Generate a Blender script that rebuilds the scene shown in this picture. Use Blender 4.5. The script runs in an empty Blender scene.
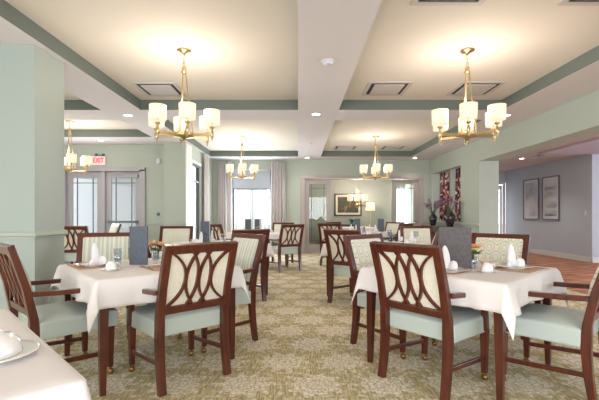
import bpy, bmesh, math, random
from mathutils import Vector, Matrix
R = random.Random(7)
PI = math.pi
SC = bpy.context.scene
COL = SC.collection
F, H, CX, HY = 395.0, 1.17, 298.0, 215.0

# ------------------------------------------------------------------ materials
def lin(c):
    return tuple(((v/255)/12.92 if v/255 <= .04045 else ((v/255+.055)/1.055)**2.4) for v in c) + (1,)
def mat(name, rgb, rough=.5, metal=0, spec=.5, emit=None, es=0, bump=None, var=None, coat=0, trans=0, alpha=None):
    m = bpy.data.materials.new(name); m.use_nodes = True
    nt = m.node_tree; b = nt.nodes['Principled BSDF']
    b.inputs['Base Color'].default_value = lin(rgb)
    b.inputs['Roughness'].default_value = rough
    b.inputs['Metallic'].default_value = metal
    b.inputs['Specular IOR Level'].default_value = spec
    b.inputs['Coat Weight'].default_value = coat
    b.inputs['Coat Roughness'].default_value = .15
    b.inputs['Transmission Weight'].default_value = trans
    if emit: 
        b.inputs['Emission Color'].default_value = lin(emit); b.inputs['Emission Strength'].default_value = es
    tc = nt.nodes.new('ShaderNodeTexCoord')
    if var:   # (scale tuple, amount)
        mp = nt.nodes.new('ShaderNodeMapping'); mp.inputs['Scale'].default_value = var[0]
        n = nt.nodes.new('ShaderNodeTexNoise'); n.inputs['Scale'].default_value = 1; n.inputs['Detail'].default_value = 4
        nt.links.new(tc.outputs['Object'], mp.inputs[0]); nt.links.new(mp.outputs[0], n.inputs['Vector'])
        cr = nt.nodes.new('ShaderNodeValToRGB')
        lo = tuple(max(0, v*(1-var[1])) for v in lin(rgb)[:3])+(1,); hi = tuple(min(1, v*(1+var[1])) for v in lin(rgb)[:3])+(1,)
        cr.color_ramp.elements[0].color = lo; cr.color_ramp.elements[0].position = .3
        cr.color_ramp.elements[1].color = hi; cr.color_ramp.elements[1].position = .7
        nt.links.new(n.outputs['Fac'], cr.inputs[0]); nt.links.new(cr.outputs[0], b.inputs['Base Color'])
    if bump:
        n2 = nt.nodes.new('ShaderNodeTexNoise'); n2.inputs['Scale'].default_value = bump[0]; n2.inputs['Detail'].default_value = 3
        bp = nt.nodes.new('ShaderNodeBump'); bp.inputs['Strength'].default_value = bump[1]; bp.inputs['Distance'].default_value = .01
        nt.links.new(tc.outputs['Object'], n2.inputs['Vector']); nt.links.new(n2.outputs['Fac'], bp.inputs['Height'])
        nt.links.new(bp.outputs[0], b.inputs['Normal'])
    return m

class NG:
    """tiny node-math helper"""
    def __init__(s, m): s.nt = m.node_tree; s.b = s.nt.nodes['Principled BSDF']
    def put(s, sock, v):
        if isinstance(v, (int, float)): sock.default_value = v
        else: s.nt.links.new(v, sock)
    def m(s, op, a, b=0, c=0):
        n = s.nt.nodes.new('ShaderNodeMath'); n.operation = op
        s.put(n.inputs[0], a); s.put(n.inputs[1], b); s.put(n.inputs[2], c); return n.outputs[0]
    def xyz(s, which='Object'):
        t = s.nt.nodes.new('ShaderNodeTexCoord'); x = s.nt.nodes.new('ShaderNodeSeparateXYZ')
        s.nt.links.new(t.outputs[which], x.inputs[0]); return x.outputs, t.outputs[which]
    def noise(s, vec, sc, det=2, scale3=None):
        if scale3:
            mp = s.nt.nodes.new('ShaderNodeMapping'); mp.inputs['Scale'].default_value = scale3
            s.nt.links.new(vec, mp.inputs[0]); vec = mp.outputs[0]
        n = s.nt.nodes.new('ShaderNodeTexNoise'); n.inputs['Scale'].default_value = sc; n.inputs['Detail'].default_value = det
        s.nt.links.new(vec, n.inputs['Vector']); return n.outputs['Fac']
    def mix(s, f, c1, c2):
        n = s.nt.nodes.new('ShaderNodeMix'); n.data_type = 'RGBA'
        s.put(n.inputs[0], f)
        for i, c in ((6, c1), (7, c2)):
            if isinstance(c, tuple): n.inputs[i].default_value = c
            else: s.nt.links.new(c, n.inputs[i])
        return n.outputs[2]
    def step(s, v, a, b):
        n = s.nt.nodes.new('ShaderNodeMapRange'); n.interpolation_type = 'SMOOTHSTEP'
        s.put(n.inputs[0], v); n.inputs[1].default_value = a; n.inputs[2].default_value = b; return n.outputs[0]
    def color(s, c): s.nt.links.new(c, s.b.inputs['Base Color'])
    def bump(s, h, st, d=.01):
        bp = s.nt.nodes.new('ShaderNodeBump'); bp.inputs['Strength'].default_value = st; bp.inputs['Distance'].default_value = d
        s.put(bp.inputs['Height'], h); s.nt.links.new(bp.outputs[0], s.b.inputs['Normal'])

def carpet():
    m = mat('damask_carpet', (190,176,140), .95, spec=.15)
    g = NG(m); (x, y, z), v = g.xyz()
    P, Q = .48, .84
    nz = g.nt.nodes.new('ShaderNodeTexNoise'); nz.inputs['Scale'].default_value = 11; nz.inputs['Detail'].default_value = 3
    g.nt.links.new(v, nz.inputs['Vector'])
    sp = g.nt.nodes.new('ShaderNodeSeparateColor'); g.nt.links.new(nz.outputs['Color'], sp.inputs[0])
    xw = g.m('ADD', x, g.m('MULTIPLY', g.m('SUBTRACT', sp.outputs[0], .5), .10))
    yw = g.m('ADD', y, g.m('MULTIPLY', g.m('SUBTRACT', sp.outputs[1], .5), .10))
    def medal(ox, oy):
        u = g.m('MULTIPLY', g.m('SUBTRACT', g.m('FRACT', g.m('ADD', g.m('DIVIDE', xw, P), ox)), .5), P)
        w = g.m('MULTIPLY', g.m('SUBTRACT', g.m('FRACT', g.m('ADD', g.m('DIVIDE', yw, Q), oy)), .5), Q)
        r = g.m('SQRT', g.m('ADD', g.m('MULTIPLY', u, u), g.m('MULTIPLY', w, w)))
        a = g.m('ARCTAN2', w, u)
        pet = g.m('ADD', .178, g.m('MULTIPLY', g.m('COSINE', g.m('MULTIPLY', a, 10)), .034))
        blob = g.step(g.m('SUBTRACT', pet, r), -.006, .008)
        rr = g.m('ADD', r, g.m('MULTIPLY', g.m('ABSOLUTE', g.m('COSINE', g.m('MULTIPLY', a, 5))), -.022))
        ring = g.step(g.m('COSINE', g.m('MULTIPLY', rr, 2*PI/.052)), .45, .9)
        return g.m('MULTIPLY', blob, g.m('SUBTRACT', 1, g.m('MULTIPLY', ring, .7)))
    a = g.m('MAXIMUM', medal(.25, .25), medal(.75, .75))
    vo = g.nt.nodes.new('ShaderNodeTexVoronoi'); vo.feature = 'DISTANCE_TO_EDGE'; vo.inputs['Scale'].default_value = 30
    g.nt.links.new(v, vo.inputs['Vector'])
    cell = g.step(vo.outputs['Distance'], .05, .16)
    leaf = g.step(g.noise(v, 21, 2), .555, .60)
    a = g.m('MAXIMUM', a, g.m('MULTIPLY', leaf, .7))
    a = g.m('MULTIPLY', a, g.m('ADD', .35, g.m('MULTIPLY', cell, .65)))
    st = g.noise(v, 1, 2, (110, 9, 1))
    ground = g.mix(g.step(st, .35, .65), lin((164,148,108)), lin((210,196,158)))
    fuzz = g.noise(v, 130, 2)
    crm = g.mix(fuzz, lin((226,216,196)), lin((250,244,232)))
    g.color(g.mix(a, ground, crm)); g.bump(fuzz, .3, .005)
    return m
def hallcarpet():
    m = mat('corridor_carpet', (150,100,80), .95, spec=.1)
    g = NG(m); (x, y, z), v = g.xyz()
    n = g.noise(v, 1, 3, (2.2, 26, 1)); g.color(g.mix(g.step(n, .35, .65), lin((138,84,62)), lin((206,158,130))))
    return m
def stripes():
    m = mat('striped_fabric', (210,215,190), .9, spec=.2)
    g = NG(m); (x, y, z), v = g.xyz()
    s = g.m('SINE', g.m('MULTIPLY', x, 150)); s2 = g.m('SINE', g.m('MULTIPLY', x, 75))
    a = g.step(g.m('ADD', s, g.m('MULTIPLY', s2, .6)), -.3, .5)
    g.color(g.mix(a, lin((192,198,182)), lin((220,219,206)))); return m
def ogee():
    m = mat('ogee_fabric', (225,220,200), .9, spec=.2)
    g = NG(m); (x, y, z), v = g.xyz()
    c = g.m('ADD', g.m('COSINE', g.m('MULTIPLY', x, 44)), g.m('COSINE', g.m('MULTIPLY', g.m('SUBTRACT', z, .75), 33)))
    b = g.m('ABSOLUTE', c)
    band = g.m('SUBTRACT', 1, g.step(g.m('ABSOLUTE', g.m('SUBTRACT', b, .45)), .12, .22))
    ring = g.m('SUBTRACT', 1, g.step(g.m('ABSOLUTE', g.m('SUBTRACT', b, 1.45)), .08, .16))
    a = g.m('MAXIMUM', band, ring)
    a = g.m('MULTIPLY', a, g.m('ADD', .6, g.m('MULTIPLY', g.noise(v, 60, 2), .6)))
    g.color(g.mix(a, lin((236,230,212)), lin((182,196,180)))); return m
def floral():
    m = mat('floral_drape', (120,60,60), .8)
    g = NG(m); (x, y, z), v = g.xyz()
    vo = g.nt.nodes.new('ShaderNodeTexVoronoi'); vo.inputs['Scale'].default_value = 13
    g.nt.links.new(v, vo.inputs['Vector'])
    cr = g.nt.nodes.new('ShaderNodeValToRGB'); e = cr.color_ramp.elements
    e[0].position = 0; e[0].color = lin((70,36,44)); e[1].position = 1; e[1].color = lin((226,206,206))
    for p, c in ((.25,(150,84,76)), (.42,(90,54,62)), (.58,(206,170,158)), (.74,(120,84,100)), (.86,(232,214,206))):
        k = cr.color_ramp.elements.new(p); k.color = lin(c)
    cr.color_ramp.interpolation = 'CONSTANT'
    sx = g.nt.nodes.new('ShaderNodeSeparateColor'); g.nt.links.new(vo.outputs['Color'], sx.inputs[0])
    g.nt.links.new(sx.outputs[0], cr.inputs[0]); g.color(cr.outputs[0]); return m
def glass(name, tint=(235,245,240), rough=.02):
    m = bpy.data.materials.new(name); m.use_nodes = True; nt = m.node_tree; nt.nodes.clear()
    o = nt.nodes.new('ShaderNodeOutputMaterial'); mx = nt.nodes.new('ShaderNodeMixShader')
    t = nt.nodes.new('ShaderNodeBsdfTransparent'); t.inputs[0].default_value = lin(tint)
    gl = nt.nodes.new('ShaderNodeBsdfGlossy'); gl.inputs['Roughness'].default_value = rough
    fr = nt.nodes.new('ShaderNodeLayerWeight'); fr.inputs[0].default_value = .5
    pw = nt.nodes.new('ShaderNodeMath'); pw.operation = 'MULTIPLY_ADD'; pw.inputs[1].default_value = .35; pw.inputs[2].default_value = .03
    p3 = nt.nodes.new('ShaderNodeMath'); p3.operation = 'POWER'; p3.inputs[1].default_value = 3
    nt.links.new(fr.outputs['Facing'], p3.inputs[0]); nt.links.new(p3.outputs[0], pw.inputs[0])
    nt.links.new(pw.outputs[0], mx.inputs[0]); nt.links.new(t.outputs[0], mx.inputs[1]); nt.links.new(gl.outputs[0], mx.inputs[2])
    nt.links.new(mx.outputs[0], o.inputs[0]); return m
def sheer(name, rgb, tr):
    m = bpy.data.materials.new(name); m.use_nodes = True; nt = m.node_tree; nt.nodes.clear()
    o = nt.nodes.new('ShaderNodeOutputMaterial'); mx = nt.nodes.new('ShaderNodeMixShader'); mx.inputs[0].default_value = tr
    d = nt.nodes.new('ShaderNodeBsdfDiffuse'); d.inputs[0].default_value = lin(rgb)
    t = nt.nodes.new('ShaderNodeBsdfTranslucent'); t.inputs[0].default_value = lin(rgb)
    nt.links.new(d.outputs[0], mx.inputs[1]); nt.links.new(t.outputs[0], mx.inputs[2]); nt.links.new(mx.outputs[0], o.inputs[0]); return m

M = dict(
 wall=mat('sage_paint', (179,187,177), .7, bump=(180,.04)),
 col=mat('sage_paint_column', (168,178,172), .7, bump=(180,.04)),
 fascia=mat('fascia_paint', (108,117,110), .7),
 ceil=mat('ceiling_paint', (224,219,223), .85, bump=(120,.03)), coffer=mat('coffer_paint', (232,224,215), .85),
 white=mat('white_trim_paint', (228,226,224), .45),
 hall=mat('corridor_paint', (196,203,212), .7),
 hall2=mat('corridor_blue_paint', (140,160,190), .7),
 room=mat('back_room_paint', (172,174,166), .7),
 door=mat('taupe_door_paint', (176,165,162), .45),
 frame=mat('grey_frame_paint', (170,167,174), .5),
 carpet=carpet(), hcarpet=hallcarpet(),
 wood=mat('mahogany', (84,32,15), .3, var=((40,40,5),.4), coat=.35),
 wood2=mat('mahogany_dark', (50,28,26), .28, var=((5,5,40),.3), coat=.5),
 vinyl=mat('aqua_vinyl', (194,205,199), .38, bump=(60,.05), coat=.2),
 cream=mat('cream_fabric', (234,226,210), .9, spec=.2, var=((60,60,60),.05)),
 stripe=stripes(), ogee=ogee(), floral=floral(),
 cloth=mat('white_linen', (236,230,228), .8, spec=.2, bump=(9,.12)),
 napkin=mat('napkin_linen', (240,238,240), .8, spec=.2),
 china=mat('white_china', (240,236,232), .12, coat=.5),
 runner=mat('tan_placemat', (204,168,140), .8, var=((90,90,90),.12)),
 brass=mat('brass', (200,176,132), .3, metal=1),
 bronze=mat('caster_bronze', (150,112,70), .3, metal=.9),
 black=mat('black_rubber', (22,20,22), .4),
 steel=mat('steel', (190,190,195), .25, metal=1),
 shade=mat('lit_linen_shade', (200,192,176), .8, emit=(255,236,205), es=.72),
 bulb=mat('downlight_lens', (255,250,240), .5, emit=(255,244,225), es=14),
 menu=mat('slate_menu_cover', (84,90,102), .55, var=((50,50,50),.15)),
 menub=mat('charcoal_menu_cover', (92,86,88), .6, var=((40,40,40),.18)),
 page=mat('menu_page', (225,228,235), .7),
 vent=mat('vent_paint', (206,200,196), .6), ventd=mat('vent_slot', (70,62,60), .8),
 glass=glass('clear_glass', (251,252,253)), dglass=glass('door_glass', (246,250,247)),
 curtain=sheer('curtain_linen', (228,222,222), .25), blind=sheer('roller_blind', (215,218,222), .6),
 sheer=sheer('sheer_voile', (250,250,250), .9),
 winf=mat('window_frame_metal', (100,108,120), .4),
 vase=mat('dark_glazed_vase', (46,34,44), .18, coat=.6, var=((14,14,14),.5)),
 leaf=mat('leaf_green', (84,112,64), .6), stem=mat('stem_green', (70,92,52), .6),
 peach=mat('peach_petal', (240,180,130), .7), yellow=mat('yellow_petal', (242,218,130), .7),
 pink=mat('magenta_petal', (190,84,150), .7), palepink=mat('pale_pink_petal', (226,196,206), .7),
 art1=None, red=mat('exit_red', (226,60,72), .5, emit=(235,50,60), es=.8),
 signw=mat('exit_face', (240,210,210), .5, emit=(240,190,190), es=.35),
 mount=mat('mat_board', (226,216,194), .8), gframe=mat('dark_picture_frame', (66,50,42), .4), sframe=mat('silver_picture_frame', (120,116,120), .4),
 pav=mat('patio_concrete', (200,200,198), .9), out=mat('backdrop_white', (225,228,232), .8), green=mat('hedge_green', (110,140,95), .9, var=((6,6,6),.4)),
 bread=mat('bread_plate', (226,206,184), .4), water=glass('tumbler_glass', (240,244,248), .01),
)
def art(name, base, cols, sc, s3):
    m = mat(name, base, .6); g = NG(m); (x, y, z), v = g.xyz()
    n = g.noise(v, sc, 4, s3)
    cr = g.nt.nodes.new('ShaderNodeValToRGB'); e = cr.color_ramp.elements
    e[0].position = .3; e[0].color = lin(cols[0]); e[1].position = .7; e[1].color = lin(cols[-1])
    for i, c in enumerate(cols[1:-1]):
        k = e.new(.3+.4*(i+1)/(len(cols)-1)); k.color = lin(c)
    g.nt.links.new(n, cr.inputs[0]); g.color(cr.outputs[0]); return m
M['art_dark'] = art('dark_landscape_print', (80,90,70), [(40,50,40),(70,84,66),(96,64,48),(150,140,110)], 1, (4,1,5))
M['art_ab'] = art('pale_abstract_print', (215,215,215), [(70,84,104),(170,178,188),(222,222,222),(238,236,232)], 1, (1,5,1.2))
M['art_ab2'] = art('grey_botanical_print', (215,215,215), [(110,122,130),(196,200,202),(226,226,224),(236,236,234)], 1, (1,8,5))

# ------------------------------------------------------------------ mesh helpers
def box(bm, c, s, rot=None, mi=0, bottom=None):
    v = []
    for i in range(8):
        p = Vector(((i & 1)-.5, ((i >> 1) & 1)-.5, ((i >> 2) & 1)-.5)); p = Vector((p.x*s[0], p.y*s[1], p.z*s[2]))
        if rot: p = rot @ p
        v.append(bm.verts.new(p+Vector(c)))
    for k, q in enumerate(((0,2,3,1),(4,5,7,6),(0,1,5,4),(2,6,7,3),(0,4,6,2),(1,3,7,5))):
        f = bm.faces.new([v[a] for a in q]); f.material_index = mi
        if k == 0 and bottom is not None: f.material_index = bottom
    return v
def b2(bm, x0, x1, y0, y1, z0, z1, mi=0, bottom=None):
    return box(bm, ((x0+x1)/2, (y0+y1)/2, (z0+z1)/2), (abs(x1-x0), abs(y1-y0), abs(z1-z0)), None, mi, bottom)
def loft(bm, rings, closed=True, caps=True, mi=0, smooth=False):
    rr = [[bm.verts.new(p) for p in r] for r in rings]
    n = len(rr[0])
    for a, b in zip(rr, rr[1:]):
        for i in range(n if closed else n-1):
            f = bm.faces.new((a[i], a[(i+1) % n], b[(i+1) % n], b[i])); f.material_index = mi; f.smooth = smooth
    if caps and closed:
        f = bm.faces.new(rr[0][::-1]); f.material_index = mi
        f = bm.faces.new(rr[-1]); f.material_index = mi
def lathe(bm, prof, c=(0,0,0), n=24, mi=0, caps=False, smooth=True, rx=1, ry=1):
    rings = [[Vector((c[0]+r*rx*math.cos(2*PI*i/n), c[1]+r*ry*math.sin(2*PI*i/n), c[2]+z)) for i in range(n)] for r, z in prof]
    loft(bm, rings, True, caps, mi, smooth)
def tube(bm, pts, r, n=8, mi=0):
    pts = [Vector(p) for p in pts]; rings = []
    for i, p in enumerate(pts):
        d = (pts[min(i+1, len(pts)-1)]-pts[max(i-1, 0)]).normalized()
        up = Vector((0,0,1)) if abs(d.z) < .9 else Vector((1,0,0))
        a = d.cross(up).normalized(); b = d.cross(a).normalized()
        rad = r[i] if isinstance(r, (list, tuple)) else r
        rings.append([p+a*rad*math.cos(2*PI*k/n)+b*rad*math.sin(2*PI*k/n) for k in range(n)])
    loft(bm, rings, True, True, mi, True)
def bar(bm, pts, w, d, side=Vector((1,0,0)), mi=0):
    """rectangular section bar swept along pts; w along side, d perpendicular"""
    pts = [Vector(p) for p in pts]; rings = []
    for i, p in enumerate(pts):
        t = (pts[min(i+1, len(pts)-1)]-pts[max(i-1, 0)]).normalized()
        s = (side-t*side.dot(t)).normalized(); q = t.cross(s).normalized()
        ww = (w[i] if isinstance(w, (list, tuple)) else w)/2; dd = (d[i] if isinstance(d, (list, tuple)) else d)/2
        rings.append([p+s*ww+q*dd, p-s*ww+q*dd, p-s*ww-q*dd, p+s*ww-q*dd])
    loft(bm, rings, True, True, mi)
def obj(name, bm, mats, parent=None, bevel=0, seg=2, kind=None, smooth=False):
    bmesh.ops.recalc_face_normals(bm, faces=bm.faces)
    me = bpy.data.meshes.new(name); 
    if smooth:
        for f in bm.faces: f.smooth = True
    bm.to_mesh(me); bm.free()
    for m in (mats if isinstance(mats, (list, tuple)) else [mats]): me.materials.append(m)
    o = bpy.data.objects.new(name, me); COL.objects.link(o)
    if parent: o.parent = parent
    if bevel:
        md = o.modifiers.new('bevel', 'BEVEL'); md.width = bevel; md.segments = seg; md.limit_method = 'ANGLE'
    if kind: o['kind'] = kind
    return o
def tag(o, label, cat, group=None, kind=None):
    o['label'] = label; o['category'] = cat
    if group: o['group'] = group
    if kind: o['kind'] = kind
    return o
def thing(name, label, cat, loc=(0,0,0), rz=0, group=None):
    o = bpy.data.objects.new(name, None); COL.objects.link(o); o.location = loc; o.rotation_euler = (0,0,rz)
    return tag(o, label, cat, group)
def copy_tree(o, parent=None):
    c = o.copy(); COL.objects.link(c)
    if parent: c.parent = parent
    for ch in list(o.children): copy_tree(ch, c)
    return c
def B(): return bmesh.new()
def struct(name, bm, m, parent=None, bevel=0): return obj(name, bm, m, parent, bevel=bevel, kind='structure' if parent is None else None)

# ------------------------------------------------------------------ room
ZS, ZC = 2.84, 3.0          # soffit, coffer ceiling
bm = B(); b2(bm, -8, 4.24, -4, 15.2, -.1, 0); struct('floor', bm, M['carpet'])
bm = B(); b2(bm, 4.24, 10.4, -4, 14.2, -.1, 0); o = struct('floor', bm, M['hcarpet'])
bm = B(); b2(bm, -8, 4.02, -4, 12.0, ZC, ZC+.1); struct('ceiling', bm, M['coffer'])
tn = [0]
def trim(bm, m, bevel=0):
    tn[0] += 1; return struct('trim_%d' % tn[0], bm, m, bevel=bevel)
# beams: soffit white, sides green
def beam(x0, x1, y0, y1):
    bm = B(); b2(bm, x0, x1, y0, y1, ZS, ZC, 0, 1); trim(bm, [M['fascia'], M['ceil']])
for x0, x1 in ((-3.13,-2.5), (0,.652), (3.24,4.02)): beam(x0, x1, -4, 12.0)
for x0, x1 in ((-2.5,0), (.652,3.24)):
    for y0, y1 in ((-4,-2.9), (1.9,2.56), (6.28,6.94), (11.28,12.0)): beam(x0, x1, y0, y1)
for y0, y1 in ((-4,-2.9), (1.9,2.56), (6.28,6.94), (8.46,9.42)): beam(-8, -3.13, y0, y1)
# left column in the foreground
bm = B(); b2(bm, -3.6, -2.58, 3.87, 4.36, 0, ZS); struct('wall_column', bm, M['col'])
bm = B(); b2(bm, -3.63, -2.552, 3.842, 4.388, .96, 1.0); b2(bm, -3.61, -2.57, 3.86, 4.37, 1.0, 1.012); b2(bm, -3.612, -2.568, 3.858, 4.372, .935,.955); trim(bm, M['wall'], .006)
bm = B(); b2(bm, -3.615, -2.565, 3.855, 4.375, 0, .14); trim(bm, M['wall'], .006)
# left back wall with the double doors
DX0, DX1, DZ = -5.58, -3.72, 2.25
bm = B(); b2(bm, -8, DX0, 9.42, 9.6, 0, ZS); b2(bm, DX1, -3.07, 9.42, 9.6, 0, ZS); b2(bm, DX0, DX1, 9.42, 9.6, DZ, ZS); struct('wall_back_left', bm, M['wall'])
bm = B(); b2(bm, -8.1, -8, -4, 9.6, 0, ZC); struct('wall_left', bm, M['wall'])
# side wall of the window bay
WY0, WY1 = 9.55, 10.4
bm = B(); b2(bm, -3.07, -2.58, 9.04, WY0, 0, ZS); b2(bm, -2.70, -2.58, WY1, 12.2, 0, ZS); b2(bm, -2.70, -2.58, WY0, WY1, 2.45, ZS); b2(bm, -2.70, -2.58, WY0, WY1, 0, .3); struct('wall_bay_side', bm, M['wall'])
bm = B(); b2(bm, -2.58, -2.55, 9.04, 9.5, .0, ZS-.02); b2(bm, -2.61, -2.55, 9.5, WY0, .0, 2.5); b2(bm, -2.58, -2.55, WY0, WY1+.05, 2.45, 2.52); trim(bm, M['white'], .004)
bm = B(); b2(bm, -3.72+.09, -3.07, 9.395, 9.42, .945, .99); b2(bm, -3.09, -2.555, 9.015, 9.04, .945, .99); b2(bm, -8, -5.68, 9.395, 9.42, .945, .99); trim(bm, M['wall'], .006)
# back wall: window, wide doorway
WX0, WX1, OX0, OX1, OZ = -2.0, -.82, .15, 3.74, 2.28
bm = B()
for a in ((-2.58,WX0,0,ZS), (WX0,WX1,2.55,ZS), (WX0,WX1,0,.35), (WX1,OX0,0,ZS), (OX0,OX1,OZ,ZS), (OX1,4.02,0,ZS)): b2(bm, a[0], a[1], 12.0, 12.2, a[2], a[3])
struct('wall_back', bm, M['wall'])
# right wall: big opening to the corridor, two openings with drapes beyond
bm = B()
X0, X1 = 4.02, 4.46
b2(bm, X0, X1, -4, 1.2, 0, ZC); b2(bm, X0, X1, 1.2, 8.77, 2.37, ZC); b2(bm, X0, X1, 8.77, 9.77, 0, ZC)
b2(bm, X0, X1, 9.77, 11.88, 2.40, ZC); b2(bm, X0, X1, 9.77, 11.88, 0, .93); b2(bm, X0, X1, 11.88, 14.9, 0, ZC)
b2(bm, X0+.12, X1-.06, 10.50, 10.74, .93, 2.40)
struct('wall_right', bm, M['wall'])
bm = B(); b2(bm, 3.97, X0, 8.72, 11.98, .93, .975); b2(bm, 3.98, X0, 8.77, 11.98, 0, .12); trim(bm, M['wall'], .005)
# corridor
bm = B(); b2(bm, X1, 10.4, -4, 13.9, 2.69, 2.8); struct('ceiling', bm, mat('corridor_ceiling', (214,200,200), .8))
bm = B(); b2(bm, 7.2, 7.4, 9.67, 13.7, 0, 2.69); struct('wall_corridor', bm, M['hall'])
bm = B(); b2(bm, 7.4, 10.4, 9.67, 9.87, 0, 2.69); struct('wall_corridor_end', bm, M['hall2'])
bm = B(); b2(bm, X1, 6.55, 13.7, 13.9, 0, 2.69); b2(bm, 6.55, 7.4, 13.7, 13.9, 2.3, 2.69); struct('wall_corridor_far', bm, M['hall'])
bm = B(); b2(bm, 10.4, 10.5, -4, 9.87, 0, 2.8); struct('wall_right_far', bm, M['hall'])
bm = B(); b2(bm, 7.18, 7.2, 9.65, 13.7, 0, .13); b2(bm, 7.18, 10.4, 9.65, 9.67, 0, .13); struct('baseboard_right', bm, M['white'], bevel=.004)
bm = B(); b2(bm, 5.9, 10.4, -4, 9.66, 2.655, 2.69); trim(bm, mat('cove_paint', (216,208,222), .8))
# back room
bm = B(); b2(bm, -.4, 3.6, 14.8, 15.0, 0, ZS); b2(bm, 3.6, 4.02, 14.8, 15.0, 2.2, ZS); b2(bm, 3.6, 4.02, 14.8, 15, 0, .6); struct('wall_back_room', bm, M['room'])
bm = B(); b2(bm, -.6, -.4, 12.2, 15.0, 0, ZS); struct('wall_back_room_left', bm, M['room'])
bm = B(); b2(bm, -.6, 4.02, 12.2, 15.0, ZS, ZS+.1); struct('ceiling', bm, M['ceil'])
# wall behind the camera; its wide windows are added for soft fill
bm = B(); b2(bm, -8.1, 10.5, -4.2, -4, 0, .5); b2(bm, -8.1, 10.5, -4.2, -4, 2.5, ZC)
for x0, x1 in ((-8.1,-6), (-3.2,-2.6), (-.2,.4), (3.2,6), (8,10.5)): b2(bm, x0, x1, -4.2, -4, .5, 2.5)
struct('wall_rear', bm, M['wall'])

# ------------------------------------------------------------------ windows and doors of the setting
def roundc(x0, x1, y, z0, z1, w, d, bm):
    b2(bm, x0, x0+w, y-d/2, y+d/2, z0, z1); b2(bm, x1-w, x1, y-d/2, y+d/2, z0, z1)
    b2(bm, x0+w, x1-w, y-d/2, y+d/2, z1-w, z1); b2(bm, x0+w, x1-w, y-d/2, y+d/2, z0, z0+w)
w1 = bpy.data.objects.new('window_1', None); COL.objects.link(w1); w1['kind'] = 'structure'
bm = B(); roundc(WX0, WX1, 12.1, .35, 2.55, .05, .08, bm); b2(bm, -1.44, -1.38, 12.07, 12.13, .4, 2.5); obj('window_frame', bm, M['winf'], w1)
bm = B(); b2(bm, WX0+.05, WX1-.05, 12.098, 12.104, .4, 2.5); obj('window_pane', bm, M['glass'], w1)
bm = B(); b2(bm, WX0-.03, WX1+.03, 11.95, 12.0, .31, .35); obj('window_sill', bm, M['white'], w1)
w2 = bpy.data.objects.new('window_2', None); COL.objects.link(w2); w2['kind'] = 'structure'
bm = B()
for y0, y1, z0, z1 in ((WY0,WY0+.05,.3,2.45), (WY1-.05,WY1,.3,2.45), (WY0+.05,WY1-.05,.3,.35), (WY0+.05,WY1-.05,2.40,2.45), (WY0+.05,WY1-.05,2.0,2.04)): b2(bm, -2.64, -2.59, y0, y1, z0, z1)
obj('window_frame', bm, M['winf'], w2)
bm = B(); b2(bm, -2.615, -2.61, WY0+.05, WY1-.05, .35, 2.4); obj('window_pane', bm, M['glass'], w2)
w3 = bpy.data.objects.new('window_3', None); COL.objects.link(w3); w3['kind'] = 'structure'
bm = B(); roundc(3.6, 4.02, 14.86, .6, 2.2, .05, .06, bm); obj('window_frame', bm, M['white'], w3)
bm = B(); b2(bm, 3.65, 3.97, 14.86, 14.864, .65, 2.15); obj('window_pane', bm, M['glass'], w3)
w4 = bpy.data.objects.new('window_rear_added', None); COL.objects.link(w4); w4['kind'] = 'structure'  # unseen rear windows, added as a source of soft fill
bm = B()
for x0, x1 in ((-6,-3.2), (-2.6,-.2), (.4,3.2), (6,8)):
    roundc(x0, x1, -4.1, .5, 2.5, .06, .08, bm); b2(bm, (x0+x1)/2-.03, (x0+x1)/2+.03, -4.13, -4.07, .56, 2.44)
obj('window_frame', bm, M['white'], w4)
# glazed leaf builder (muntin grid)
def leaf_door(parent, x0, x1, y, z1, m, gm, sw=.12, kick=.3, muntin=M['winf'], mz=2.0, handle_side=0, thick=.045, mun=(.18,.5)):
    bm = B(); b2(bm, x0, x0+sw, y-thick/2, y+thick/2, .01, z1); b2(bm, x1-sw, x1, y-thick/2, y+thick/2, .01, z1)
    b2(bm, x0+sw, x1-sw, y-thick/2, y+thick/2, z1-.14, z1); b2(bm, x0+sw, x1-sw, y-thick/2, y+thick/2, .01, kick)
    p = obj('door_leaf', bm, m, parent, bevel=.004)
    bm = B(); b2(bm, x0+sw, x1-sw, y-.003, y+.003, kick, z1-.14); obj('glass_pane', bm, gm, p)
    bm = B(); gw = x1-x0-2*sw
    for t in (mun[0], 1-mun[0]): b2(bm, x0+sw+gw*t-.008, x0+sw+gw*t+.008, y-.014, y+.014, kick, z1-.14)
    for zz in (z1-.14-.12, kick+.12): b2(bm, x0+sw, x1-sw, y-.012, y+.012, zz-.008, zz+.008)
    obj('muntins', bm, muntin, p)
    return p
d1 = bpy.data.objects.new('door_1', None); COL.objects.link(d1); d1['kind'] = 'structure'
bm = B(); b2(bm, DX0-.09, DX0+.05, 9.37, 9.62, 0, DZ); b2(bm, DX1-.05, DX1+.09, 9.37, 9.62, 0, DZ); b2(bm, DX0-.09, DX1+.09, 9.37, 9.62, DZ-.04, DZ+.06); b2(bm, -4.70,-4.60,9.40,9.60,0,DZ-.04); obj('door_frame', bm, M['frame'], d1, bevel=.005)
for x0, x1 in ((DX0+.05,-4.70), (-4.60,DX1-.05)):
    p = leaf_door(d1, x0, x1, 9.50, DZ-.05, M['frame'], M['glass'], .12, .3)
    if x0 < -5: continue
    bm = B(); b2(bm, x0+.06, x1-.06, 9.40, 9.43, .98, 1.03); b2(bm, x0+.06, x0+.12, 9.43, 9.478, .97, 1.04); b2(bm, x1-.12, x1-.06, 9.43, 9.478, .97, 1.04); obj('push_bar', bm, M['winf'], p, bevel=.004)
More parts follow.
